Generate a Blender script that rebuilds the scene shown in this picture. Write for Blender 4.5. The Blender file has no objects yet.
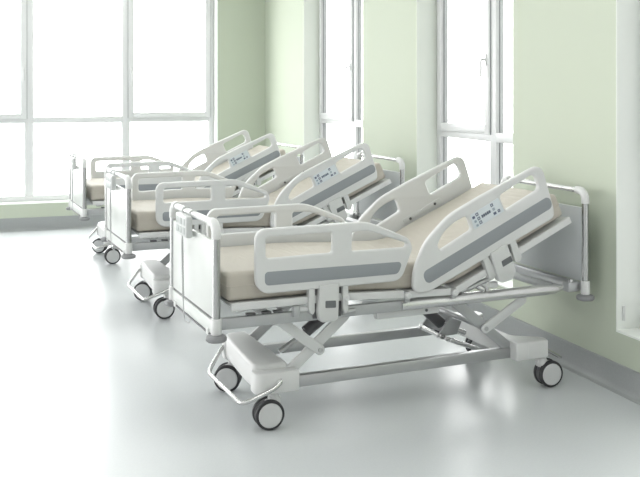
import bpy, bmesh, math, random
from mathutils import Vector, Matrix
random.seed(4)
C = bpy.context.scene.collection
S = bpy.context.scene
PI = math.pi

# ------------------------------------------------------------------ materials
def nt(name):
    m = bpy.data.materials.new(name); m.use_nodes = True
    return m, m.node_tree.nodes, m.node_tree.links, m.node_tree.nodes['Principled BSDF']

def mat(name, col, rough=.45, metal=0.0, bump=0.0, scale=40, var=0.0, spec=.5, coat=0.0, stretch=None):
    m, n, l, p = nt(name)
    p.inputs['Base Color'].default_value = (*col, 1); p.inputs['Roughness'].default_value = rough
    p.inputs['Metallic'].default_value = metal; p.inputs['Specular IOR Level'].default_value = spec
    p.inputs['Coat Weight'].default_value = coat
    tc = n.new('ShaderNodeTexCoord'); mp = n.new('ShaderNodeMapping'); l.new(tc.outputs['Object'], mp.inputs['Vector'])
    if stretch: mp.inputs['Scale'].default_value = stretch
    no = n.new('ShaderNodeTexNoise'); no.inputs['Scale'].default_value = scale; no.inputs['Detail'].default_value = 4
    l.new(mp.outputs['Vector'], no.inputs['Vector'])
    if var:
        mx = n.new('ShaderNodeMix'); mx.data_type = 'RGBA'
        mx.inputs['A'].default_value = (*[c*(1-var) for c in col], 1); mx.inputs['B'].default_value = (*[min(1, c*(1+var)) for c in col], 1)
        l.new(no.outputs['Fac'], mx.inputs['Factor']); l.new(mx.outputs['Result'], p.inputs['Base Color'])
    else:
        mr = n.new('ShaderNodeMapRange'); dr = .008 if metal else .03; mr.inputs['To Min'].default_value = max(0, rough-dr); mr.inputs['To Max'].default_value = rough+dr
        l.new(no.outputs['Fac'], mr.inputs['Value']); l.new(mr.outputs['Result'], p.inputs['Roughness'])
    if bump:
        b = n.new('ShaderNodeBump'); b.inputs['Strength'].default_value = bump; b.inputs['Distance'].default_value = .01
        l.new(no.outputs['Fac'], b.inputs['Height']); l.new(b.outputs['Normal'], p.inputs['Normal'])
    return m

M = {}
M['plastic'] = mat('white_plastic', (.66, .667, .66), .38)
M['plastic_grey'] = mat('pale_grey_plastic', (.60, .61, .60), .42)
M['inset'] = mat('grey_inset', (.27, .29, .305), .5)
M['badge'] = mat('dark_badge', (.13, .14, .145), .4)
M['post'] = mat('polished_post', (.47, .475, .47), .2, 1.0)
M['board'] = mat('white_laminate', (.60, .622, .60), .32)
M['chrome'] = mat('chrome', (.60, .60, .595), .2, 1.0)
M['rail_metal'] = mat('brushed_rail', (.66, .66, .655), .27, .8)
M['alu'] = mat('silver_metal', (.50, .505, .51), .36, .85)
M['frame'] = mat('silver_paint', (.44, .45, .455), .38, .45)
M['frame_light'] = mat('light_silver_paint', (.66, .67, .665), .4, .15)
M['steel_dark'] = mat('dark_steel', (.12, .12, .125), .4, .5)
M['black'] = mat('black_rubber', (.03, .03, .033), .6)
M['bumper'] = mat('grey_rubber', (.24, .245, .25), .6)
M['wheel'] = mat('wheel_grey', (.60, .61, .61), .4)
M['panel'] = mat('control_panel_film', (.66, .71, .74), .35)
M['icon'] = mat('control_print', (.11, .13, .20), .5)
M['icon_grey'] = mat('control_print_grey', (.33, .40, .46), .5)
M['handset'] = mat('handset_plastic', (.55, .57, .56), .4)
M['handset_key'] = mat('handset_keys', (.40, .43, .42), .45)
M['cord'] = mat('grey_cord', (.50, .51, .51), .5)
M['jamb'] = mat('white_reveal', (.80, .83, .79), .6)
M['jamb_green'] = mat('pale_reveal_paint', (.80, .84, .775), .6)
M['pvc'] = mat('white_pvc', (.67, .68, .68), .3)
M['handle'] = mat('handle_metal', (.62, .63, .63), .35, .3)
M['gasket'] = mat('grey_gasket', (.22, .23, .235), .6)
M['ceiling'] = mat('ceiling_paint', (.82, .83, .81), .8)
M['wall'] = mat('pale_green_paint', (.505, .553, .452), .75, bump=.04, scale=220)
M['base'] = mat('grey_vinyl_base', (.32, .335, .335), .45, var=.10, scale=120)

# mattress cover: beige coated fabric with soft creases
m, n, l, p = nt('beige_mattress_cover')
p.inputs['Base Color'].default_value = (.50, .465, .405, 1); p.inputs['Roughness'].default_value = .55
p.inputs['Sheen Weight'].default_value = .1
tc = n.new('ShaderNodeTexCoord'); mp = n.new('ShaderNodeMapping'); mp.inputs['Scale'].default_value = (5, 1.6, 3)
no = n.new('ShaderNodeTexNoise'); no.inputs['Scale'].default_value = 2.2; no.inputs['Detail'].default_value = 3; no.inputs['Distortion'].default_value = .6
l.new(tc.outputs['Object'], mp.inputs['Vector']); l.new(mp.outputs['Vector'], no.inputs['Vector'])
b = n.new('ShaderNodeBump'); b.inputs['Strength'].default_value = .35; b.inputs['Distance'].default_value = .03
l.new(no.outputs['Fac'], b.inputs['Height']); l.new(b.outputs['Normal'], p.inputs['Normal'])
M['mattress'] = m

# floor: pale grey sheet vinyl, fine speckle, glossy
m, n, l, p = nt('grey_sheet_vinyl')
tc = n.new('ShaderNodeTexCoord')
no = n.new('ShaderNodeTexNoise'); no.inputs['Scale'].default_value = 90; no.inputs['Detail'].default_value = 6
n2 = n.new('ShaderNodeTexNoise'); n2.inputs['Scale'].default_value = 1.3; n2.inputs['Detail'].default_value = 3
l.new(tc.outputs['Object'], no.inputs['Vector']); l.new(tc.outputs['Object'], n2.inputs['Vector'])
mx = n.new('ShaderNodeMix'); mx.data_type = 'RGBA'
mx.inputs['A'].default_value = (.55, .575, .585, 1); mx.inputs['B'].default_value = (.605, .63, .64, 1)
l.new(no.outputs['Fac'], mx.inputs['Factor']); l.new(mx.outputs['Result'], p.inputs['Base Color'])
mr = n.new('ShaderNodeMapRange'); mr.inputs['To Min'].default_value = .25; mr.inputs['To Max'].default_value = .28
l.new(n2.outputs['Fac'], mr.inputs['Value']); l.new(mr.outputs['Result'], p.inputs['Roughness'])
M['floor'] = m

# window glass
m = bpy.data.materials.new('window_glass'); m.use_nodes = True
n, l = m.node_tree.nodes, m.node_tree.links
for x in list(n): n.remove(x)
o = n.new('ShaderNodeOutputMaterial'); mxs = n.new('ShaderNodeMixShader'); tr = n.new('ShaderNodeBsdfTransparent'); gl = n.new('ShaderNodeBsdfGlossy')
tr.inputs['Color'].default_value = (.97, .98, .98, 1); gl.inputs['Roughness'].default_value = .03
mxs.inputs['Fac'].default_value = .04
l.new(tr.outputs[0], mxs.inputs[1]); l.new(gl.outputs[0], mxs.inputs[2]); l.new(mxs.outputs[0], o.inputs['Surface'])
M['glass'] = m
# glowing panel of the added, unseen ceiling lamps
m, n, l, p = nt('added_lamp_diffuser')
p.inputs['Base Color'].default_value = (.9, .9, .9, 1); p.inputs['Emission Color'].default_value = (1, 1, 1, 1); p.inputs['Emission Strength'].default_value = 4.2
M['lamp'] = m

# ------------------------------------------------------------------ mesh builder
def fillet(pts, seg=6):
    """pts: (x, y) or (x, y, r) -> list of xy with rounded corners"""
    out = []; N = len(pts)
    for i in range(N):
        p = Vector(pts[i][:2]); r = pts[i][2] if len(pts[i]) > 2 else 0
        a = Vector(pts[i-1][:2]); c = Vector(pts[(i+1) % N][:2])
        if r <= 0: out.append(p); continue
        da = (a-p); dc = (c-p); la, lc = da.length, dc.length; da.normalize(); dc.normalize()
        ang = da.angle(dc)
        if abs(ang-PI) < .02: out.append(p); continue
        t = r/math.tan(ang/2); t = min(t, .49*la, .49*lc); r2 = t*math.tan(ang/2)
        s = p+da*t; e = p+dc*t
        bis = (da+dc).normalized(); cen = p+bis*(r2/math.sin(ang/2))
        a0 = math.atan2(*(s-cen).yx); a1 = math.atan2(*(e-cen).yx)
        d = (a1-a0+PI) % (2*PI)-PI
        for k in range(seg+1):
            th = a0+d*k/seg; out.append(Vector((cen.x+r2*math.cos(th), cen.y+r2*math.sin(th))))
    return out

class MB:
    def __init__(self): self.bm = bmesh.new(); self.mats = []
    def mi(self, m):
        if m not in self.mats: self.mats.append(m)
        return self.mats.index(m)
    def _fin(self, faces, m, smooth=True):
        i = self.mi(m)
        for f in faces: f.material_index = i; f.smooth = smooth
    def box(self, lo, hi, m, bev=.004, M4=None, seg=2):
        c = [(a+b)/2 for a, b in zip(lo, hi)]; d = [abs(b-a) for a, b in zip(lo, hi)]
        r = bmesh.ops.create_cube(self.bm, size=1, matrix=(M4 or Matrix())@Matrix.Translation(c)@Matrix.Diagonal((*d, 1)))
        vs = r['verts']; fs = set(f for v in vs for f in v.link_faces)
        if bev:
            bev = min(bev, min(d)*.45); es = list(set(e for v in vs for e in v.link_edges))
            old = set(self.bm.faces) - fs
            bmesh.ops.bevel(self.bm, geom=es, offset=bev, segments=seg, affect='EDGES', profile=.5, clamp_overlap=True)
            fs = set(self.bm.faces) - old
        self._fin(fs, m); return self
    def bar(self, a, b, w, t, m, bev=.004, side=(0, 1, 0)):
        """bar of width w (in the plane holding a,b, normal to side) and thickness t along side"""
        a, b = Vector(a), Vector(b); x = (b-a); L = x.length; x.normalize(); y = Vector(side); y = (y-x*y.dot(x)).normalized(); z = x.cross(y)
        R = Matrix((x, y, z)).transposed().to_4x4(); R.translation = (a+b)/2
        return self.box((-L/2, -t/2, -w/2), (L/2, t/2, w/2), m, bev, R)
    def arm(self, a, b, w, t, m, side=(0, 1, 0)):
        """flat arm with round ends"""
        a, b = Vector(a), Vector(b); x = (b-a); L = x.length; x.normalize(); y = Vector(side); z = x.cross(y)
        pts = []
        for k in range(9): th = PI/2-PI*k/8; pts.append((L+w/2*math.cos(th), w/2*math.sin(th)))
        for k in range(9): th = -PI/2-PI*k/8; pts.append((w/2*math.cos(th), w/2*math.sin(th)))
        R = Matrix((x, z, y)).transposed().to_4x4(); R.translation = a
        return self.prism(pts, -t/2, t/2, m, .003, R)
    def prism(self, pts, lo, hi, m, bev=0, M4=None, seg=2):
        """polygon (x,y) extruded along z, then M4"""
        bm = self.bm; old = set(bm.faces)
        vs0 = [bm.verts.new((p[0], p[1], lo)) for p in pts]; vs1 = [bm.verts.new((p[0], p[1], hi)) for p in pts]
        N = len(pts); fs = [bm.faces.new(vs0[::-1]), bm.faces.new(vs1)]
        for i in range(N): fs.append(bm.faces.new((vs0[i], vs0[(i+1) % N], vs1[(i+1) % N], vs1[i])))
        bmesh.ops.recalc_face_normals(bm, faces=fs)
        if bev:
            es = list(set(list(fs[0].edges)+list(fs[1].edges)))
            bmesh.ops.bevel(bm, geom=es, offset=bev, segments=seg, affect='EDGES', profile=.5, clamp_overlap=True)
        nf = set(bm.faces)-old
        if M4:
            bmesh.ops.transform(bm, matrix=M4, verts=list(set(v for f in nf for v in f.verts)))
        self._fin(nf, m); return self
    def uz(self, pts, v0, v1, m, bev=0):
        """polygon in (u,z) extruded along v"""
        return self.prism(pts, v0, v1, m, bev, Matrix(((1, 0, 0, 0), (0, 0, 1, 0), (0, 1, 0, 0), (0, 0, 0, 1))))
    def vz(self, pts, u0, u1, m, bev=0):
        return self.prism(pts, u0, u1, m, bev, Matrix(((0, 0, 1, 0), (1, 0, 0, 0), (0, 1, 0, 0), (0, 0, 0, 1))))
    def tube(self, path, r, m, seg=12, caps=True, flat=1.0):
        bm = self.bm; path = [Vector(p) for p in path]; N = len(path); rings = []; up = None; old = set(bm.faces)
        for i, p in enumerate(path):
            t = (path[min(i+1, N-1)]-path[max(i-1, 0)]).normalized()
            if up is None: up = Vector((0, 0, 1)) if abs(t.z) < .9 else Vector((1, 0, 0))
            s = t.cross(up).normalized(); up = s.cross(t).normalized()
            rr = r[i] if isinstance(r, (list, tuple)) else r
            rings.append([bm.verts.new(p+s*rr*math.cos(2*PI*k/seg)+up*rr*flat*math.sin(2*PI*k/seg)) for k in range(seg)])
        for i in range(N-1):
            for k in range(seg): bm.faces.new((rings[i][k], rings[i][(k+1) % seg], rings[i+1][(k+1) % seg], rings[i+1][k]))
        if caps: bm.faces.new(rings[0][::-1]); bm.faces.new(rings[-1])
        nf = set(bm.faces)-old; bmesh.ops.recalc_face_normals(bm, faces=list(nf)); self._fin(nf, m); return self
    def lathe(self, prof, cen, axis, m, seg=28, mats=None):
        """prof: (r, h) along axis"""
        bm = self.bm; ax = Vector(axis).normalized(); up = Vector((0, 0, 1)) if abs(ax.z) < .9 else Vector((1, 0, 0))
        s = ax.cross(up).normalized(); q = s.cross(ax); cen = Vector(cen); rings = []; old = set(bm.faces)
        for r, h in prof:
            if r < 1e-6: rings.append([bm.verts.new(cen+ax*h)])
            else: rings.append([bm.verts.new(cen+ax*h+(s*math.cos(2*PI*k/seg)+q*math.sin(2*PI*k/seg))*r) for k in range(seg)])
        allf = []
        for i in range(len(prof)-1):
            A, B = rings[i], rings[i+1]; fl = []
            for k in range(seg):
                k2 = (k+1) % seg
                if len(A) == 1 and len(B) == 1: continue
                if len(A) == 1: fl.append(bm.faces.new((A[0], B[k2], B[k])))
                elif len(B) == 1: fl.append(bm.faces.new((A[k], A[k2], B[0])))
                else: fl.append(bm.faces.new((A[k], A[k2], B[k2], B[k])))
            self._fin(fl, mats[i] if mats else m); allf += fl
        bmesh.ops.recalc_face_normals(bm, faces=allf); return self
    def build(self, name, parent=None, off=(0, 0, 0), loc=(0, 0, 0), angle=35):
        me = bpy.data.meshes.new(name); 
        bmesh.ops.translate(self.bm, verts=self.bm.verts, vec=Vector(off))
        self.bm.to_mesh(me); self.bm.free()
        for x in self.mats: me.materials.append(x)
        me.set_sharp_from_angle(angle=math.radians(angle))
        o = bpy.data.objects.new(name, me); C.objects.link(o); o.location = loc
        if parent: o.parent = parent
        return o

def plate(outer, holes, thick, bev, m, MAT, name, parent, off):
    """rounded plate with holes: filled 2D curve turned into a mesh; local xy -> MAT"""
    cu = bpy.data.curves.new('tmp', 'CURVE'); cu.dimensions = '2D'; cu.fill_mode = 'BOTH'
    cu.extrude = thick/2-bev; cu.bevel_depth = bev; cu.bevel_resolution = 3; cu.offset = -bev
    for lp in [outer]+holes:
        pts = fillet(lp, 8); sp = cu.splines.new('POLY'); sp.points.add(len(pts)-1); sp.use_cyclic_u = True
        for q, p in zip(sp.points, pts): q.co = (p.x, p.y, 0, 1)
    ob = bpy.data.objects.new('tmp', cu); C.objects.link(ob)
    dg = bpy.context.evaluated_depsgraph_get(); dg.update()
    me = bpy.data.meshes.new_from_object(ob.evaluated_get(dg))
    bpy.data.objects.remove(ob); bpy.data.curves.remove(cu)
    me.name = name; me.transform(MAT)
    if MAT.determinant() < 0: me.flip_normals()
    me.transform(Matrix.Translation(off))
    bm = bmesh.new(); bm.from_mesh(me); bmesh.ops.remove_doubles(bm, verts=bm.verts, dist=1e-5)
    bmesh.ops.recalc_face_normals(bm, faces=bm.faces); bm.to_mesh(me); bm.free()
    me.materials.clear(); me.materials.append(m)
    for f in me.polygons: f.use_smooth = True; f.material_index = 0
    me.set_sharp_from_angle(angle=math.radians(35))
    o = bpy.data.objects.new(name, me); C.objects.link(o)
    if parent: o.parent = parent
    return o

def tag(o, label, cat=None, group=None, kind=None):
    o['label'] = label
    if cat: o['category'] = cat
    if group: o['group'] = group
    if kind: o['kind'] = kind
    return o
def empty(name, loc, rz=0):
    o = bpy.data.objects.new(name, None); C.objects.link(o); o.location = loc; o.rotation_euler = (0, 0, rz); o.empty_display_size = .1
    return o
def copy_tree(o, parent=None):
    c = o.copy(); C.objects.link(c)
    if parent: c.parent = parent
    for ch in list(o.children): copy_tree(ch, c)
    return c
def arc(cen, r, a0, a1, n, plane='vz', u=0):
    out = []
    for k in range(n+1):
        t = math.radians(a0+(a1-a0)*k/n); x, y = cen[0]+r*math.cos(t), cen[1]+r*math.sin(t)
        out.append((u, x, y) if plane == 'vz' else (x, u, y))
    return out

# ------------------------------------------------------------------ the bed
# bed frame: u from foot to head, v from the near to the far side, z up; posts at v=0 and v=W
W = .795; LEN = 2.16; ZO = .025
OFF = (-LEN/2, -W/2, ZO)
UZ = Matrix(((1, 0, 0, 0), (0, 0, 1, 0), (0, 1, 0, 0), (0, 0, 0, 1)))
def bp(v): return Matrix.Translation((0, v, 0))@UZ

bed = empty('hospital_bed', (0, 0, 0))
def B(mb, name, parent=bed): return mb.build(name, parent, OFF)

# --- foot and head boards
def end_board(u, ztop, name, outward, head=False):
    for v, s in ((0, 1), (W, -1)):
        q = MB(); q.tube([(u, v, .555), (u, v, ztop-.075)], .0195, M['post'], 20); po = B(q, name+'_post')
        q = MB(); q.lathe([(0, .488), (.0245, .488), (.0255, .492), (.0255, .555), (.023, .562), (0, .562)], (u, v, 0), (0, 0, 1), M['plastic']); B(q, 'post_socket', po)
        q = MB(); q.lathe([(0, .456), (.044, .456), (.05, .462), (.05, .474), (.044, .482), (.02, .488), (0, .488)], (u, v, 0), (0, 0, 1), M['bumper']); B(q, 'bumper_disc', po)
        q = MB()
        R = .05; path = [(u, v, ztop-.09), (u, v, ztop-.07)]+[(u, v+s*(R-R*math.cos(t)), ztop-.02-R+R*math.sin(t)) for t in [PI/2*k/8 for k in range(9)]]+[(u, v+s*(R+.022), ztop-.02)]
        q.tube(path, .0225, M['plastic'], 20); B(q, name+'_corner_cap')
    q = MB(); q.tube([(u, .06, ztop-.02), (u, W-.06, ztop-.02)], .0165, M['rail_metal' if head else 'frame_light'], 20)
    if not head: q.box((u-.018, .53, ztop-.04), (u+.018, .54, ztop-.001), M['inset'], .003)
    B(q, name+'_rail')
# footboard
end_board(0, 1.028, 'footboard', -1)
q = MB(); q.box((-.009, .027, .560), (.009, W-.027, .925), M['board'], .003); B(q, 'footboard_panel')
q = MB(); q.box((-.014, .022, .482), (.014, W-.022, .548), M['board'], .006); q.box((-.018, .05, .474), (-.008, W-.05, .482), M['steel_dark'], .002)
for v in (.09, .70): q.box((-.02, v-.02, .468), (.02, v+.02, .500), M['plastic_grey'], .004)
q.box((-.006, .03, .546), (.006, W-.03, .561), M['steel_dark'], .001)
B(q, 'footboard_strip')
# headboard
end_board(LEN, 1.088, 'headboard', 1, True)
HB = mat('headboard_grey', (.56, .585, .59), .3)
q = MB(); q.box((LEN-.009, .021, .555), (LEN+.009, W-.021, .972), HB, .003); B(q, 'headboard_panel')
q = MB(); q.box((LEN-.05, .02, .505), (LEN-.005, W-.02, .552), M['alu'], .006)
for v in (.05, W-.05): q.box((LEN-.10, v-.03, .50), (LEN-.02, v+.03, .555), M['frame'], .008); q.tube([(LEN-.075, v-.02, .555), (LEN-.075, v-.02, .572)], .012, M['chrome'])
B(q, 'headboard_crossbar')

# --- chassis upper frame
for v, s in ((.035, 1), (W-.035, -1)):
    q = MB(); q.box((.01, v-.016, .498), (1.05, v+.016, .553), M['frame'], .008)
    for uu in (.16, .24, .30): q.box((uu, v-.014, .553), (uu+.045, v+.014, .566), M['steel_dark'], .003)
    B(q, 'side_frame')
    q = MB(); ut = 2.03
    q.tube([(1.0, v, .525), (1.1, v, .525), (1.9, v, .527), (1.97, v, .527), (ut, v+s*.01, .529)], [.029, .031, .031, .029, .018], M['rail_metal'], 20, flat=.95); B(q, 'head_beam')
    q = MB(); q.box((.88, v+s*.05-.022, .455), (1.25, v+s*.05+.022, .505), M['frame_light'], .006)
    q.box((.955, v+s*.05-.023, .492), (1.05, v+s*.05+.023, .508), M['black'], .002); q.tube([(1.17, v+s*.027, .478), (1.17, v+s*.023, .478)], .008, M['steel_dark'])
    B(q, 'drive_box')
q = MB(); q.box((.01, .03, .502), (.05, W-.03, .548), M['frame'], .006); B(q, 'cross_beam')
q = MB(); q.box((.62, .05, .50), (.67, W-.05, .54), M['frame'], .006); B(q, 'cross_beam')
q = MB(); q.box((1.28, .05, .50), (1.33, W-.05, .54), M['frame'], .006); B(q, 'cross_beam')
q = MB(); q.tube([(1.98, .05, .53), (1.98, W-.05, .53)], .022, M['alu'], 16); B(q, 'cross_beam')

# --- mattress platform
def pl(name, a, b, closed=True):
    q = MB(); a, b = Vector((a[0], 0, a[1])), Vector((b[0], 0, b[1])); d = (b-a).normalized(); up = Vector((-d.z, 0, d.x))
    for v in (.012, W-.012):
        q.bar((a.x, v, a.z), (b.x, v, b.z), .038, .022, M['plastic'], .005)
    L = (b-a).length; c = (a+b)/2+up*.008
    R = Matrix((d, Vector((0, 1, 0)), up)).transposed().to_4x4(); R.translation = (c.x, W/2, c.z)
    q.box((-L/2+.004, -W/2+.02, -.006), (L/2-.004, W/2-.02, .006), M['plastic_grey'], .002, R)
    return B(q, name)
pl('leg_platform', (.075, .606), (.66, .606)); pl('thigh_platform', (.68, .604), (1.005, .588)); pl('seat_platform', (1.035, .585), (1.285, .577))
PIV = (1.30, .572); BE = (2.062, .912)
pl('back_platform', (1.32, .58), BE)
q = MB()
for k in range(5):
    uu = .12+k*.1; q.box((uu, .05, .570), (uu+.05, W-.05, .588), M['frame_light'], .004)
B(q, 'platform_slats')
for uz in ((.67, .603), (1.02, .582), (1.302, .574)):
    for v, s in ((0, -1), (W, 1)):
        q = MB(); q.lathe([(0, -.006), (.016, -.006), (.018, 0), (.018, .018), (.012, .022), (.012, .026), (0, .026)], (uz[0], v, uz[1]), (0, s, 0), M['frame_light'], 16)
        q.box((uz[0]-.014, v-.006, uz[1]-.034), (uz[0]+.014, v+.006, uz[1]-.012), M['frame'], .003); B(q, 'platform_joint')

# --- side rails
foot_out = [(.19, .660, .075), (.19, .973, .055), (.79, .977, .30), (1.062, .862, .065), (.978, .662, .075)]
fh = [[(.243, .829, .02), (.243, .931, .02), (.594, .934, .015), (.594, .833, .015)], [(.700, .833, .012), (.700, .929, .012), (.80, .928, .2), (1.012, .853, .02), (1.004, .832, .012)]]
fin = [(.236, .701, .022), (.236, .767, .018), (.985, .762, .018), (.958, .701, .03)]
head_out = [(1.045, .588, .06), (1.145, .592, .06), (1.935, .932, .07), (1.932, .985, .1), (1.848, 1.236, .055), (1.45, 1.071, .4), (1.265, .985, .35), (1.12, .855, .3), (1.052, .71, .3)]
hh = [[(1.372, .976, .02), (1.402, .898, .02), (1.178, .786, .025), (1.215, .885, .2), (1.29, .942, .25)], [(1.575, 1.072, .02), (1.800, 1.182, .03), (1.838, 1.096, .03), (1.613, .988, .02)]]
hin = [(1.098, .696, .03), (1.895, 1.056, .03), (1.923, .993, .03), (1.126, .630, .03)]
pan = [(1.387, .976, .006), (1.563, 1.060, .006), (1.602, .987, .006), (1.414, .899, .006)]
TH = .034
for v, s in ((-.003, 1), (W+.003, -1)):
    near = s > 0; fv = v-s*TH/2                               # outer face
    for nm, out, ho, ins in (('foot_side_rail', foot_out, fh, fin), ('head_side_rail', head_out, hh, hin)):
        r = plate(out, ho, TH, .011, M['plastic'], bp(v), nm, bed, OFF)
        q = MB(); a, b_ = sorted((fv-s*.0016, fv+s*.004)); q.uz(fillet(ins), a, b_, M['inset'], .001); B(q, 'rail_inset', r)
        if nm[0] == 'h':
            q = MB(); q.uz(fillet(pan), *sorted((fv-s*.0024, fv+s*.004)), M['panel'], .0008)
            d = Vector((pan[1][0]-pan[0][0], pan[1][1]-pan[0][1])); ex = d.normalized(); ey = Vector((-ex.y, ex.x)); o0 = Vector(pan[3][:2])
            def ic(x, y, w, h, m):
                P = [o0+ex*(x+i*w/2)+ey*(y+j*h/2) for i, j in ((-1, -1), (1, -1), (1, 1), (-1, 1))]
                q.uz(P, *sorted((fv-s*.0034, fv-s*.002)), m)
            def ring(x, y, w, m):
                t = .0045
                ic(x, y+w/2-t/2, w, t, m); ic(x, y-w/2+t/2, w, t, m); ic(x-w/2+t/2, y, t, w-2*t, m); ic(x+w/2-t/2, y, t, w-2*t, m)
            ring(.047, .066, .017, M['icon']); ring(.049, .041, .017, M['icon']); ring(.051, .017, .017, M['icon'])
            ic(.022, .060, .016, .014, M['icon']); ic(.024, .036, .014, .013, M['icon_grey']); ic(.026, .012, .014, .012, M['icon_grey'])
            for k in range(5): ic(.073+k*.0125, .041, .009, .016, M['icon'])
            ic(.102, .041, .06, .006, M['icon_grey'])
            ring(.150, .066, .016, M['icon']); ring(.152, .041, .014, M['icon_grey']); ic(.150, .017, .018, .014, M['icon']); ring(.178, .018, .015, M['icon'])
            B(q, 'control_panel', r)
            # inner service cover with two latch studs
            q = MB(); iv = v+s*TH/2; P = [o0+ex*(x)+ey*(y) for x, y in ((-.02, -.085), (.27, -.085), (.27, -.05), (-.02, -.05))]
            q.uz(fillet([(*p_, .01) for p_ in P]), *sorted((iv-s*.003, iv+s*.003)), M['plastic_grey'], .001)
            for x in (.03, .22):
                pc = o0+ex*x+ey*(-.068); q.lathe([(0, 0), (.009, 0), (.009, .005), (.006, .007), (0, .007)], (pc.x, iv, pc.y), (0, s, 0), M['steel_dark'], 12)
            B(q, 'latch_cover', r)
    # brackets carrying the rails
    y0, y1 = sorted((fv+s*.004, v+s*.028))
    def bracket(cover, badge, arms):
        q = MB(); q.uz(fillet(cover), *sorted((fv-s*.012, v+s*.022)), M['plastic_grey'], .007); br = B(q, 'rail_bracket')
        q = MB(); q.uz(fillet(badge), *sorted((fv-s*.0145, fv-s*.008)), M['badge'], .001); B(q, 'bracket_badge', br)
        for a_ in arms: q = MB(); q.uz(fillet(a_), y0, y1, M['plastic_grey'], .005); B(q, 'bracket_arm', br)
    def hinge(*items):
        for a_, b_, r, mm in items:
            q = MB(); q.tube([(a_[0], v+s*a_[1], a_[2]), (b_[0], v+s*b_[1], b_[2])], r, M[mm], 12); B(q, 'hinge_pin')
    bracket([(.520, .68), (.625, .68), (.620, .51, .02), (.60, .496, .02), (.522, .496, .025), (.512, .55, .05)], [(.548, .568, .004), (.548, .603, .004), (.604, .600, .004), (.604, .565, .004)],
            [[(.468, .68), (.500, .68), (.500, .55, .02), (.487, .53, .02), (.468, .56, .02)], [(.650, .68), (.682, .68), (.682, .54, .02), (.664, .52, .02), (.650, .55, .02)]])
    q = MB(); q.box((.500, v+s*.016-.006, .51), (.650, v+s*.016+.006, .655), M['steel_dark'], .002); B(q, 'hinge_shade_plate')  # dark plate stands in for the shadow between the bracket arms
    hinge(((.40, .02, .562), (.47, .02, .562), .014, 'frame_light'), ((.66, .02, .525), (.73, .02, .53), .013, 'alu'))
    q = MB(); q.box((.39, v+s*.01-.014, .53), (.425, v+s*.01+.014, .585), M['frame'], .006); B(q, 'hinge_block')
    bracket([(1.512, .768), (1.616, .812), (1.672, .665, .02), (1.655, .618, .03), (1.575, .600, .03), (1.548, .655, .05)], [(1.576, .721, .004), (1.586, .690, .004), (1.648, .717, .004), (1.636, .747, .004)],
            [[(1.462, .745), (1.497, .765), (1.558, .655, .02), (1.545, .625, .02), (1.515, .625, .02), (1.478, .72, .02)], [(1.635, .828), (1.672, .845), (1.722, .735, .02), (1.712, .706, .02), (1.678, .700, .02), (1.655, .78, .02)]])
    q = MB(); q.bar((1.50, v+s*.016, .70), (1.67, v+s*.016, .775), .10, .012, M['steel_dark'], .002); B(q, 'hinge_shade_plate')  # same for the head bracket: its arm-gap shadow as a dark plate
    hinge(((1.40, .03, .575), (1.56, .03, .63), .014, 'alu'), ((1.44, .04, .60), (1.50, .03, .565), .016, 'chrome'), ((1.36, .04, .565), (1.42, .04, .59), .018, 'alu'), ((1.53, .04, .553), (1.53, .04, .62), .013, 'chrome'))
    q = MB(); q.box((1.47, v+s*.05-.018, .565), (1.60, v+s*.05+.018, .60), M['frame_light'], .008); B(q, 'hinge_block')

# --- scissor lift
VA = .10
for v, s in ((VA, 1), (W-VA, -1)):
    o2 = s*.02
    q = MB(); q.arm((.355, v-o2, .495), (.566, v-o2, .332), .052, .014, M['frame_light']); q.tube([(.566, v-o2*1.6, .332), (.566, v+o2*.2, .332)], .012, M['alu'], 12); B(q, 'scissor_arm')
    q = MB(); q.arm((.405, v, .236), (.712, v, .488), .056, .016, M['frame_light']); B(q, 'scissor_arm')
    q = MB(); q.arm((1.790, v-o2, .473), (1.55, v-o2, .338), .052, .014, M['frame_light']); q.tube([(1.55, v-o2*1.6, .338), (1.55, v+o2*.2, .338)], .012, M['alu'], 12); B(q, 'scissor_arm')
    q = MB(); q.arm((1.70, v, .222), (1.355, v, .505), .056, .016, M['frame']); B(q, 'scissor_arm')
for u, z, r in ((.566, .332, .014), (.70, .482, .014), (1.55, .338, .014), (1.37, .49, .014)):
    q = MB(); q.tube([(u, VA, z), (u, W-VA, z)], r, M['alu'], 12); B(q, 'lift_shaft')
# lift drives: cylinder and rod
for a, m_, b_ in (((1.30, .40, .44), (1.46, .40, .30), (1.62, .40, .23)), ((.80, .40, .46), (.62, .40, .34), (.47, .40, .25))):
    q = MB(); q.tube([a, m_], .032, M['steel_dark'], 16); q.tube([m_, b_], .014, M['chrome'], 14); B(q, 'lift_actuator')
q = MB(); q.uz([(1.37, .255), (1.46, .36), (1.53, .33), (1.50, .26)], .29, .305, M['frame'], .003); q.uz([(1.37, .255), (1.46, .36), (1.53, .33), (1.50, .26)], .49, .505, M['frame'], .003)
q.tube([(1.40, .28, .262), (1.40, .52, .262)], .017, M['chrome'], 14); B(q, 'lift_bracket')
q = MB(); q.tube([(1.40, .25, .258), (1.58, .22, .19)], .013, M['chrome'], 12); q.tube([(1.41, .21, .258), (1.59, .18, .19)], .009, M['alu'], 12); B(q, 'brake_rod')

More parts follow.
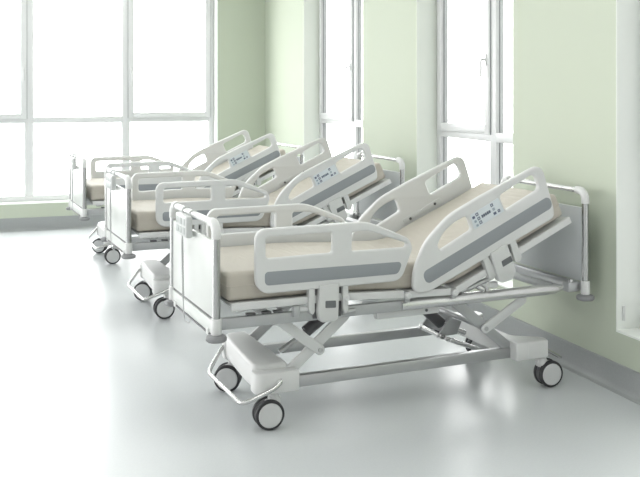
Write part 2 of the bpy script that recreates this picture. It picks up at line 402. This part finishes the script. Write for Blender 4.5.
# --- base
for v in (.105, W-.105):
    q = MB(); q.box((.42, v-.02, .155), (1.735, v+.02, .214), M['alu'], .007); B(q, 'base_beam')
BZ0, BZ1 = .165, .288
q = MB()
q.prism(fillet([(.222, .115, .05), (.265, .095, .05), (.40, .095, .02), (.40, W-.05, .02), (.29, W-.05, .04), (.262, W-.09, .04), (.225, .25, .2)]), BZ0, BZ1, M['plastic'], .018, seg=3)
q.prism(fillet([(.205, .028, .07), (.438, .028, .012), (.438, .13, .01), (.212, .13, .02)]), .158, .262, M['plastic'], .012)
q.prism(fillet([(.25, W-.13, .02), (.438, W-.13, .01), (.438, W-.028, .012), (.26, W-.028, .06)]), .158, .262, M['plastic'], .012)
B(q, 'base_cover')
q = MB()
q.prism(fillet([(1.722, .028, .01), (1.93, .028, .02), (1.95, .09, .04), (1.86, .16, .05), (1.80, .20, .05), (1.80, W-.20, .05), (1.86, W-.16, .05), (1.95, W-.09, .04), (1.93, W-.028, .02), (1.722, W-.028, .01)]), .15, .247, M['plastic'], .012, seg=3)
q.prism(fillet([(1.715, .024, .01), (1.80, .024, .01), (1.80, .14, .01), (1.715, .14, .01)]), .152, .252, M['plastic'], .008)
q.prism(fillet([(1.715, W-.14, .01), (1.80, W-.14, .01), (1.80, W-.024, .01), (1.715, W-.024, .01)]), .152, .252, M['plastic'], .008)
B(q, 'base_cover')
# pedal bars
def smooth(path, n=5):
    P = [Vector(p) for p in path]; out = [P[0]]
    for i in range(1, len(P)-1):
        a = P[i]+(P[i-1]-P[i]).normalized()*.045; c = P[i]+(P[i+1]-P[i]).normalized()*.045
        for k in range(n+1):
            t = k/n; out.append(a*(1-t)**2+P[i]*2*t*(1-t)+c*t*t)
    return out+[P[-1]]
q = MB(); q.tube(smooth([(.33, .018, .212), (.31, .005, .195), (.128, .005, .138), (.128, .56, .138), (.25, .70, .225), (.29, .70, .25)]), .0112, M['chrome'], 14)
q.tube([(.33, .030, .212), (.33, .014, .212)], .018, M['frame_light'], 14); B(q, 'brake_pedal')
q = MB(); q.tube(smooth([(1.92, .05, .195), (2.045, .05, .125), (2.05, .24, .12), (1.86, .26, .19)]), .010, M['chrome'], 12); B(q, 'brake_pedal')
# castors
def castor(u, v, rot, trail):
    cu, cv = u, v
    q = MB(); q.tube([(cu+trail, cv, .168), (cu+trail, cv, .10)], .026, M['plastic'], 16)
    d = Vector((math.cos(rot), math.sin(rot), 0)); ax = Vector((-math.sin(rot), math.cos(rot), 0))
    c = Vector((cu, cv, .05))
    R = Matrix((d, ax, Vector((0, 0, 1)))).transposed().to_4x4(); R.translation = c
    q.box((-.048+max(0, trail), -.011, -.02), (.048+min(0, trail), .011, .07), M['plastic_grey'], .008, R); q.box((trail-.03, -.022, .04), (trail+.03, .022, .085), M['plastic'], .01, R)
    q.tube([c-ax*.03, c+ax*.03], .012, M['alu'], 12)
    k = B(q, 'castor')
    for s in (-1, 1):
        q = MB(); r = .074
        q.lathe([(0, .014), (.012, .0155), (.056, .0155), (.060, .012), (.063, .013), (.071, .010), (r, .004), (r, -.008), (.068, -.013), (.05, -.013), (0, -.013)], c+ax*s*.028, ax*s, M['black'], 36,
                mats=[M['wheel'], M['wheel'], M['wheel'], M['black'], M['black'], M['black'], M['black'], M['black'], M['bumper'], M['bumper']]); B(q, 'wheel', k)
castor(.292, .085, math.radians(-4), .03); castor(.285, W-.085, math.radians(-28), .03); castor(1.962, .075, math.radians(-4), -.045); castor(1.91, W-.085, math.radians(-14), -.03)

# ------------------------------------------------------------------ the mattress
def make_mattress():
    path = [(.085, .628), (.25, .628), (.45, .628), (.62, .627), (.70, .624), (.85, .616), (1.0, .608), (1.12, .603), (1.2, .601), (1.27, .606)]
    d = (Vector(BE)-Vector(PIV)).normalized(); up = Vector((-d.y, d.x))
    s0 = Vector(PIV)+up*.03
    for t in (.06, .14, .25, .35, .45, .55, .65, .75, .80): path.append(tuple(s0+d*t))
    P = [Vector(p) for p in path]
    # resample
    Q = [P[0]]; step = .03
    for a, b_ in zip(P, P[1:]):
        k = max(1, round((b_-a).length/step))
        for i in range(1, k+1): Q.append(a+(b_-a)*i/k)
    for _ in range(3):
        Q = [Q[0]]+[(Q[i-1]+Q[i]*2+Q[i+1])/4 for i in range(1, len(Q)-1)]+[Q[-1]]
    T = .138; v0, v1 = .030, W-.030; r = .022
    def section(inset):
        """rounded rectangle in (v,t)"""
        a, b_, lo, hi = v0+inset, v1-inset, inset, T-inset; rr = max(.004, r-inset)
        pts = []
        nv = 14
        for i in range(nv+1): pts.append((a+rr+(b_-a-2*rr)*i/nv, lo))
        for k in range(1, 4): th = -PI/2+PI/2*k/4; pts.append((b_-rr+rr*math.cos(th), lo+rr+rr*math.sin(th)))
        for i in range(5): pts.append((b_, lo+rr+(hi-lo-2*rr)*i/4))
        for k in range(1, 4): th = PI/2*k/4; pts.append((b_-rr+rr*math.cos(th), hi-rr+rr*math.sin(th)))
        for i in range(nv+1): pts.append((b_-rr-(b_-a-2*rr)*i/nv, hi))
        for k in range(1, 4): th = PI/2+PI/2*k/4; pts.append((a+rr+rr*math.cos(th), hi-rr+rr*math.sin(th)))
        for i in range(5): pts.append((a, hi-rr-(hi-lo-2*rr)*i/4))
        for k in range(1, 4): th = PI+PI/2*k/4; pts.append((a+rr+rr*math.cos(th), lo+rr+rr*math.sin(th)))
        return pts
    def frame(i):
        t = (Q[min(i+1, len(Q)-1)]-Q[max(i-1, 0)]).normalized(); return Q[i], t, Vector((-t.y, t.x))
    q = MB(); bm = q.bm; rings = []
    secs = []
    N = len(Q)
    for k in range(5):
        th = PI/2*k/4; secs.append((0, -r*math.sin(PI/2-th)+0.0, r*(1-math.cos(PI/2-th))))
    secs = [(0, -r*math.cos(th)+r*0, r*(1-math.sin(th))) for th in [PI/2*k/4 for k in range(5)]]
    for i in range(1, N-1): secs.append((i, 0, 0))
    secs += [(N-1, r*math.cos(th), r*(1-math.sin(th))) for th in [PI/2*k/4 for k in range(4, -1, -1)]]
    seam = []
    for i, dx, ins in secs:
        p, t, nrm = frame(i); ring = []
        for v, h in section(ins):
            wr = 0
            if h > T*.6 and ins == 0:                                            # soft creases where the back folds up
                uu = p.x; w = math.exp(-((uu-1.22)/.16)**2)
                wr = .0075*w*math.sin(uu*80+math.sin(v*9)*2.6)*(.55+.45*math.sin(v*13+1))+.0025*math.sin(v*11+uu*6)*math.sin(uu*7)
            x = p+t*dx+nrm*(h+wr); ring.append(bm.verts.new((x.x, v, x.y)))
        rings.append(ring)
        x = p+t*(dx)+nrm*(T*.52); seam.append((x.x, v0+ins, x.y, v1-ins))
    K = len(rings[0]); fs = []
    for a, b_ in zip(rings, rings[1:]):
        for k in range(K): fs.append(bm.faces.new((a[k], a[(k+1) % K], b_[(k+1) % K], b_[k])))
    fs.append(bm.faces.new(rings[0][::-1])); fs.append(bm.faces.new(rings[-1]))
    bmesh.ops.recalc_face_normals(bm, faces=fs); q._fin(fs, M['mattress'])
    root = empty('mattress', (0, 0, 0))
    MO = (OFF[0], OFF[1], -.610)
    q.build('mattress_cover', root, MO, angle=50)
    s = MB(); nearp = [(x, a-.0005, z) for x, a, z, b_ in seam]; farp = [(x, b_+.0005, z) for x, a, z, b_ in seam]
    s.tube(nearp+farp[::-1]+[nearp[0]], .003, M['mattress'], 6, caps=False); s.build('seam_piping', root, MO)
    return root
mattress = make_mattress()

# ------------------------------------------------------------------ hand control hanging on the foot rail
def make_handset():
    root = empty('hand_control', (0, 0, 0)); o = (OFF[0], OFF[1], -.90)
    q = MB(); q.box((-.058, .325, .895), (-.022, .535, 1.004), M['handset'], .010, seg=3)
    q.tube([(-.03, .36, .99), (-.028, .36, 1.022), (-.01, .36, 1.031), (.006, .36, 1.029)], .005, M['handset'], 8); q.tube([(-.03, .50, .99), (-.028, .50, 1.022), (-.01, .50, 1.031), (.006, .50, 1.029)], .005, M['handset'], 8)
    q.build('handset_body', root, o)
    for i in range(3):
        for j in range(2):
            q = MB(); q.box((-.0605, .345+i*.062, .910+j*.045), (-.056, .392+i*.062, .944+j*.045), M['handset_key'], .002); q.build('key', root, o)
    q = MB(); path = []
    n_ = 220
    for k in range(n_+1):
        t = k/n_; z = .90-.35*t; a = k*1.25; rr = .0042*min(1, 8*t, 8*(1-t)+.2)
        path.append((-.038+rr*math.cos(a), .47+rr*math.sin(a)-.02*t, z))
    path += [(-.036, .448, .50), (-.034, .444, .466), (-.030, .43, .455), (-.022, .40, .452), (-.016, .39, .468)]
    q.tube(path, .003, M['cord'], 6); q.build('coiled_cord', root, o)
    return root
handset = make_handset()

# ------------------------------------------------------------------ place the three beds
ROT = math.radians(4.1)
def to_room(u, v, p0):
    x, y = p0[0]+u, p0[1]+v
    return Vector((math.cos(ROT)*x-math.sin(ROT)*y, math.sin(ROT)*x+math.cos(ROT)*y, 0))
POS = [(1.2978, 4.2288), (1.360, 6.50), (1.420, 8.73)]
DROP = [0, -.004, .028]; SHIFT = [0, .08, .10]                                    # the rear beds are cranked a little lower
BASE_PARTS = ('base_', 'castor', 'brake_', 'scissor', 'lift_')
blab = ['white and silver hospital bed nearest the camera with raised backrest', 'hospital bed in the middle of the row with raised backrest', 'hospital bed at the back of the row beside the large back windows']
mlab = ['beige mattress on the nearest hospital bed', 'beige mattress on the middle hospital bed of the row', 'beige mattress on the rearmost hospital bed by the back windows']
hlab = ['pale grey hand control with cord hanging on footboard of nearest bed', 'grey hand control with cord hanging on footboard of the middle bed', 'small grey hand control hanging on footboard of the rearmost bed']
for i, p0 in enumerate(POS):
    c = to_room(LEN/2, W/2, p0)
    for src, z, lab, cat, grp in ((bed, 0, blab, 'bed', 'hospital beds in a row'), (mattress, .610+ZO, mlab, 'mattress', 'mattresses on the hospital beds'), (handset, .90+ZO, hlab, 'hand control', 'hand controls on the footboards')):
        o = src if i == 0 else copy_tree(src)
        if i and src is bed:
            for ch in o.children:
                if not ch.name.startswith(BASE_PARTS): ch.location.z -= DROP[i]
                else: ch.location.y += SHIFT[i]
        o.location = (c.x, c.y, z-(0 if src is bed else DROP[i])); o.rotation_euler = (0, 0, ROT)
        tag(o, lab[i], cat, grp)

# ------------------------------------------------------------------ the room
XW, YW, ZC = 3.265, 11.43, 3.3
XL, YF = -5.0, -3.0
def struct(mb, name, label=None, parent=None):
    o = mb.build(name, parent)
    if parent is None: o['kind'] = 'structure'
    if label: o['label'] = label
    return o
q = MB(); q.box((XL, YF, -.1), (XW+.3, YW+.3, 0), M['floor'], 0); struct(q, 'floor', 'pale grey glossy vinyl floor')
q = MB(); q.box((XL, YF, ZC), (XW+.3, YW+.3, ZC+.1), M['ceiling'], 0); struct(q, 'ceiling', 'white ceiling')
# back wall with one wide window
BX0, BX1, BZS, BZT = -3.03, 2.64, .318, 3.0
D = .25
q = MB()
q.box((XL, YW, 0), (XW+D, YW+D, BZS-.012), M['wall'], 0); q.box((XL, YW, BZT), (XW+D, YW+D, ZC), M['wall'], 0)
q.box((XL, YW, BZS-.012), (BX0, YW+D, BZT), M['wall'], 0); q.box((BX1+.012, YW, BZS-.012), (XW+D, YW+D, BZT), M['wall'], 0)
struct(q, 'wall_back', 'pale green back wall around the wide window')
q = MB(); q.box((BX0, YW-.004, BZS-.012), (BX1+.012, YW+D, BZS), M['jamb'], .002); q.box((BX1, YW-.004, BZS), (BX1+.012, YW+D, BZT), M['jamb'], .002); struct(q, 'trim_1', 'white sill and reveal of the back window')
# right wall with three tall windows
RO = [(2.75, 4.345), (5.437, 6.93), (8.11, 9.86)]; RZS = .33; RZT = 3.0
q = MB(); y = YF
for a, b_ in RO:
    q.box((XW, y, 0), (XW+D, a, ZC), M['wall'], 0); q.box((XW, a, 0), (XW+D, b_, RZS), M['wall'], 0); q.box((XW, a, RZT), (XW+D, b_, ZC), M['wall'], 0); y = b_
q.box((XW, y, 0), (XW+D, YW, ZC), M['wall'], 0); struct(q, 'wall_right', 'pale green right wall with piers between tall windows')
for k, (a, b_) in enumerate(RO):
    q = MB(); q.box((XW-.003, a, RZS-.01), (XW+.2, b_, RZS+.002), M['jamb'], .002)
    q.box((XW-.001, b_-.004, RZS), (XW+.2, b_+.002, RZT), M['jamb' if k == 0 else 'jamb_green'], .001)
    q.box((XW+.001, a-.002, RZS), (XW+.2, a+.004, RZT), M['jamb' if k == 0 else 'jamb_green'], .001)
    if k == 0:
        q.box((XW+.035, b_-.012, RZS+.05), (XW+.05, b_-.003, RZS+.13), M['plastic_grey'], .002)
    struct(q, 'trim_%d' % (k+2), 'white sill and reveals of a right wall window')
# cove bases
def base(name, a, b_, lab):
    q = MB(); a, b_ = Vector(a), Vector(b_); d = (b_-a).normalized(); nrm = Vector((-d.y, d.x, 0))
    prof = [(0, 0), (.045, 0), (.045, .003), (.03, .006), (.02, .012), (.014, .022), (.011, .035), (.010, .145), (.006, .15), (0, .15)]
    R = Matrix((nrm, Vector((0, 0, 1)), d)).transposed().to_4x4(); R.translation = a
    q.prism(prof, 0, (b_-a).length, M['base'], 0, R); struct(q, name, lab)
base('baseboard_back', (XW, YW, 0), (XL, YW, 0), 'grey vinyl base along the back wall')
base('baseboard_right', (XW, YF, 0), (XW, YW, 0), 'grey vinyl base along the right wall')

def pane_box(q, lo, hi): q.box(lo, hi, M['glass'], 0)
def window(name, ax, w0, w1, z0, z1, posts, zt, sashes, lab, depth, handles=()):
    """ax 'x': window in a wall along x at y=depth; ax 'y': along y at x=depth. posts: centres and half widths of mullions."""
    def bx(q, a, b_, za, zb, d0, d1, m, bev=.004):
        if ax == 'x': q.box((a, depth+d0, za), (b_, depth+d1, zb), m, bev)
        else: q.box((depth+d0, a, za), (depth+d1, b_, zb), m, bev)
    q = MB(); fw = .065
    bx(q, w0, w1, z0, z0+fw, 0, .07, M['pvc']); bx(q, w0, w1, z1-fw, z1, 0, .07, M['pvc']); bx(q, w0, w0+fw, z0, z1, 0, .07, M['pvc']); bx(q, w1-fw, w1, z0, z1, 0, .07, M['pvc'])
    for c, hw in posts: bx(q, c-hw, c+hw, z0+fw, z1-fw, 0.001, .069, M['pvc'])
    bx(q, w0+fw, w1-fw, zt[0], zt[1], .002, .068, M['pvc'])
    root = struct(q, name, lab)
    edges = [w0+fw]+[e for c, hw in posts for e in (c-hw, c+hw)]+[w1-fw]
    for i in range(len(edges)//2):
        a, b_ = edges[2*i], edges[2*i+1]
        q = MB(); bx(q, a-.005, b_+.005, z0+fw-.005, zt[0]+.005, .034, .042, M['glass'], 0); struct(q, 'pane', None, root)
        q = MB()
        for e0, e1 in ((a, a+.006), (b_-.006, b_)): bx(q, e0, e1, z0+fw, zt[0], .029, .034, M['gasket'], 0)
        struct(q, 'gasket', None, root)
        if i in sashes:
            q = MB(); sw = .045
            bx(q, a-.018, a+sw, zt[1]-.018, z1-fw+.018, -.018, .05, M['pvc']); bx(q, b_-sw, b_+.018, zt[1]-.018, z1-fw+.018, -.018, .05, M['pvc'])
            bx(q, a+sw, b_-sw, zt[1]-.018, zt[1]+sw, -.018, .05, M['pvc']); bx(q, a+sw, b_-sw, z1-fw-sw, z1-fw+.018, -.018, .05, M['pvc'])
            bx(q, a-.023, a-.018, zt[1]-.018, z1-fw+.018, -.004, .004, M['gasket'], 0); bx(q, b_+.018, b_+.023, zt[1]-.018, z1-fw+.018, -.004, .004, M['gasket'], 0)
            for e0, e1 in ((a+sw, a+sw+.006), (b_-sw-.006, b_-sw)): bx(q, e0, e1, zt[1]+sw, z1-fw-sw, .007, .012, M['gasket'], 0)
            sash = struct(q, 'sash', None, root)
            q = MB(); bx(q, a+sw-.004, b_-sw+.004, zt[1]+sw-.004, z1-fw-sw+.004, .012, .02, M['glass'], 0); struct(q, 'pane', None, sash)
            if i in handles:
                side = handles[i]; hc = (a+.018) if side < 0 else (b_-.018); q = MB(); zc = 1.88
                bx(q, hc-.013, hc+.013, zc-.04, zc+.04, -.026, -.016, M['pvc'], .004)
                if ax == 'y': q.tube([(depth-.02, hc, zc), (depth-.06, hc, zc), (depth-.062, hc, zc-.02), (depth-.062, hc, zc-.13)], .010, M['handle'], 10)
                else: q.tube([(hc, depth-.02, zc), (hc, depth-.06, zc), (hc, depth-.062, zc-.02), (hc, depth-.062, zc-.13)], .010, M['handle'], 10)
                struct(q, 'handle', None, sash)
        else:
            q = MB(); bx(q, a-.005, b_+.005, zt[1]-.005, z1-fw+.005, .034, .042, M['glass'], 0); struct(q, 'pane', None, root)
            q = MB()
            for e0, e1 in ((a, a+.006), (b_-.006, b_)): bx(q, e0, e1, zt[1], z1-fw, .029, .034, M['gasket'], 0)
            struct(q, 'gasket', None, root)
    return root
window('window_1', 'x', BX0, BX1, BZS, BZT, [(-1.875, .045), (-.735, .045), (.404, .045), (1.54, .045)], (1.243, 1.315), {0, 2, 4}, 'wide white framed window filling the back wall', YW+.17, {2: 1, 4: -1})
for k, (a, b_) in enumerate(RO):
    c = b_-.91 if k < 2 else b_-1.07
    window('window_%d' % (k+2), 'y', a, b_, RZS, RZT, [(c, .045)], (1.275, 1.345), {1}, ['tall white window at the right edge of the photo', 'tall white window nearer the camera behind the beds', 'tall white window farther along the right wall'][k], XW+.18, {1: -1})

# unseen ceiling lamps above the frame, added for soft top light
for i, (x, y) in enumerate([(x, y) for x in (-2.2, 1.2) for y in (1.0, 4.0, 7.0, 10.0)]):
    q = MB(); q.box((x-.32, y-.62, ZC-.04), (x+.32, y+.62, ZC-.001), M['pvc'], .004); r = struct(q, 'trim_%d' % (i+5), 'white housing of an added ceiling lamp')
    q = MB(); q.box((x-.29, y-.59, ZC-.046), (x+.29, y+.59, ZC-.038), M['lamp'], 0); struct(q, 'diffuser', None, r)

# ------------------------------------------------------------------ light, sky, camera
w = bpy.data.worlds.new('overcast_sky'); S.world = w; w.use_nodes = True
n, l = w.node_tree.nodes, w.node_tree.links; bg = n['Background']
tc = n.new('ShaderNodeTexCoord'); sep = n.new('ShaderNodeSeparateXYZ'); l.new(tc.outputs['Generated'], sep.inputs[0])
def mth(op, a, b_):
    x = n.new('ShaderNodeMath'); x.operation = op
    for s_, v in zip(x.inputs, (a, b_)):
        if isinstance(v, (int, float)): s_.default_value = v
        else: l.new(v, s_)
    return x.outputs[0]
# the sky is brightest beyond the back windows
mr = n.new('ShaderNodeMapRange'); mr.interpolation_type = 'SMOOTHSTEP'; mr.inputs['From Min'].default_value = 0.0; mr.inputs['From Max'].default_value = .45
mr.inputs['To Min'].default_value = .74; mr.inputs['To Max'].default_value = 6.5; l.new(sep.outputs['Y'], mr.inputs['Value']); st = mr.outputs['Result']
l.new(st, bg.inputs['Strength']); bg.inputs['Color'].default_value = (1, .99, .985, 1)

cam = bpy.data.cameras.new('camera'); co = bpy.data.objects.new('camera', cam); C.objects.link(co); S.camera = co
co.location = (0, 0, 1.681); co.rotation_euler = (PI/2, 0, -.33694)
cam.sensor_fit = 'HORIZONTAL'; cam.sensor_width = 36; cam.lens = 933.29/640*36; cam.shift_y = -151.94/640; cam.clip_start = .05
S.view_settings.view_transform = 'Standard'; S.view_settings.look = 'None'; S.view_settings.gamma = 1; S.view_settings.use_curve_mapping = False
S.view_settings.exposure = 0.13
S.cycles.use_denoising = True
S.cycles.max_bounces = 8; S.cycles.transparent_max_bounces = 12
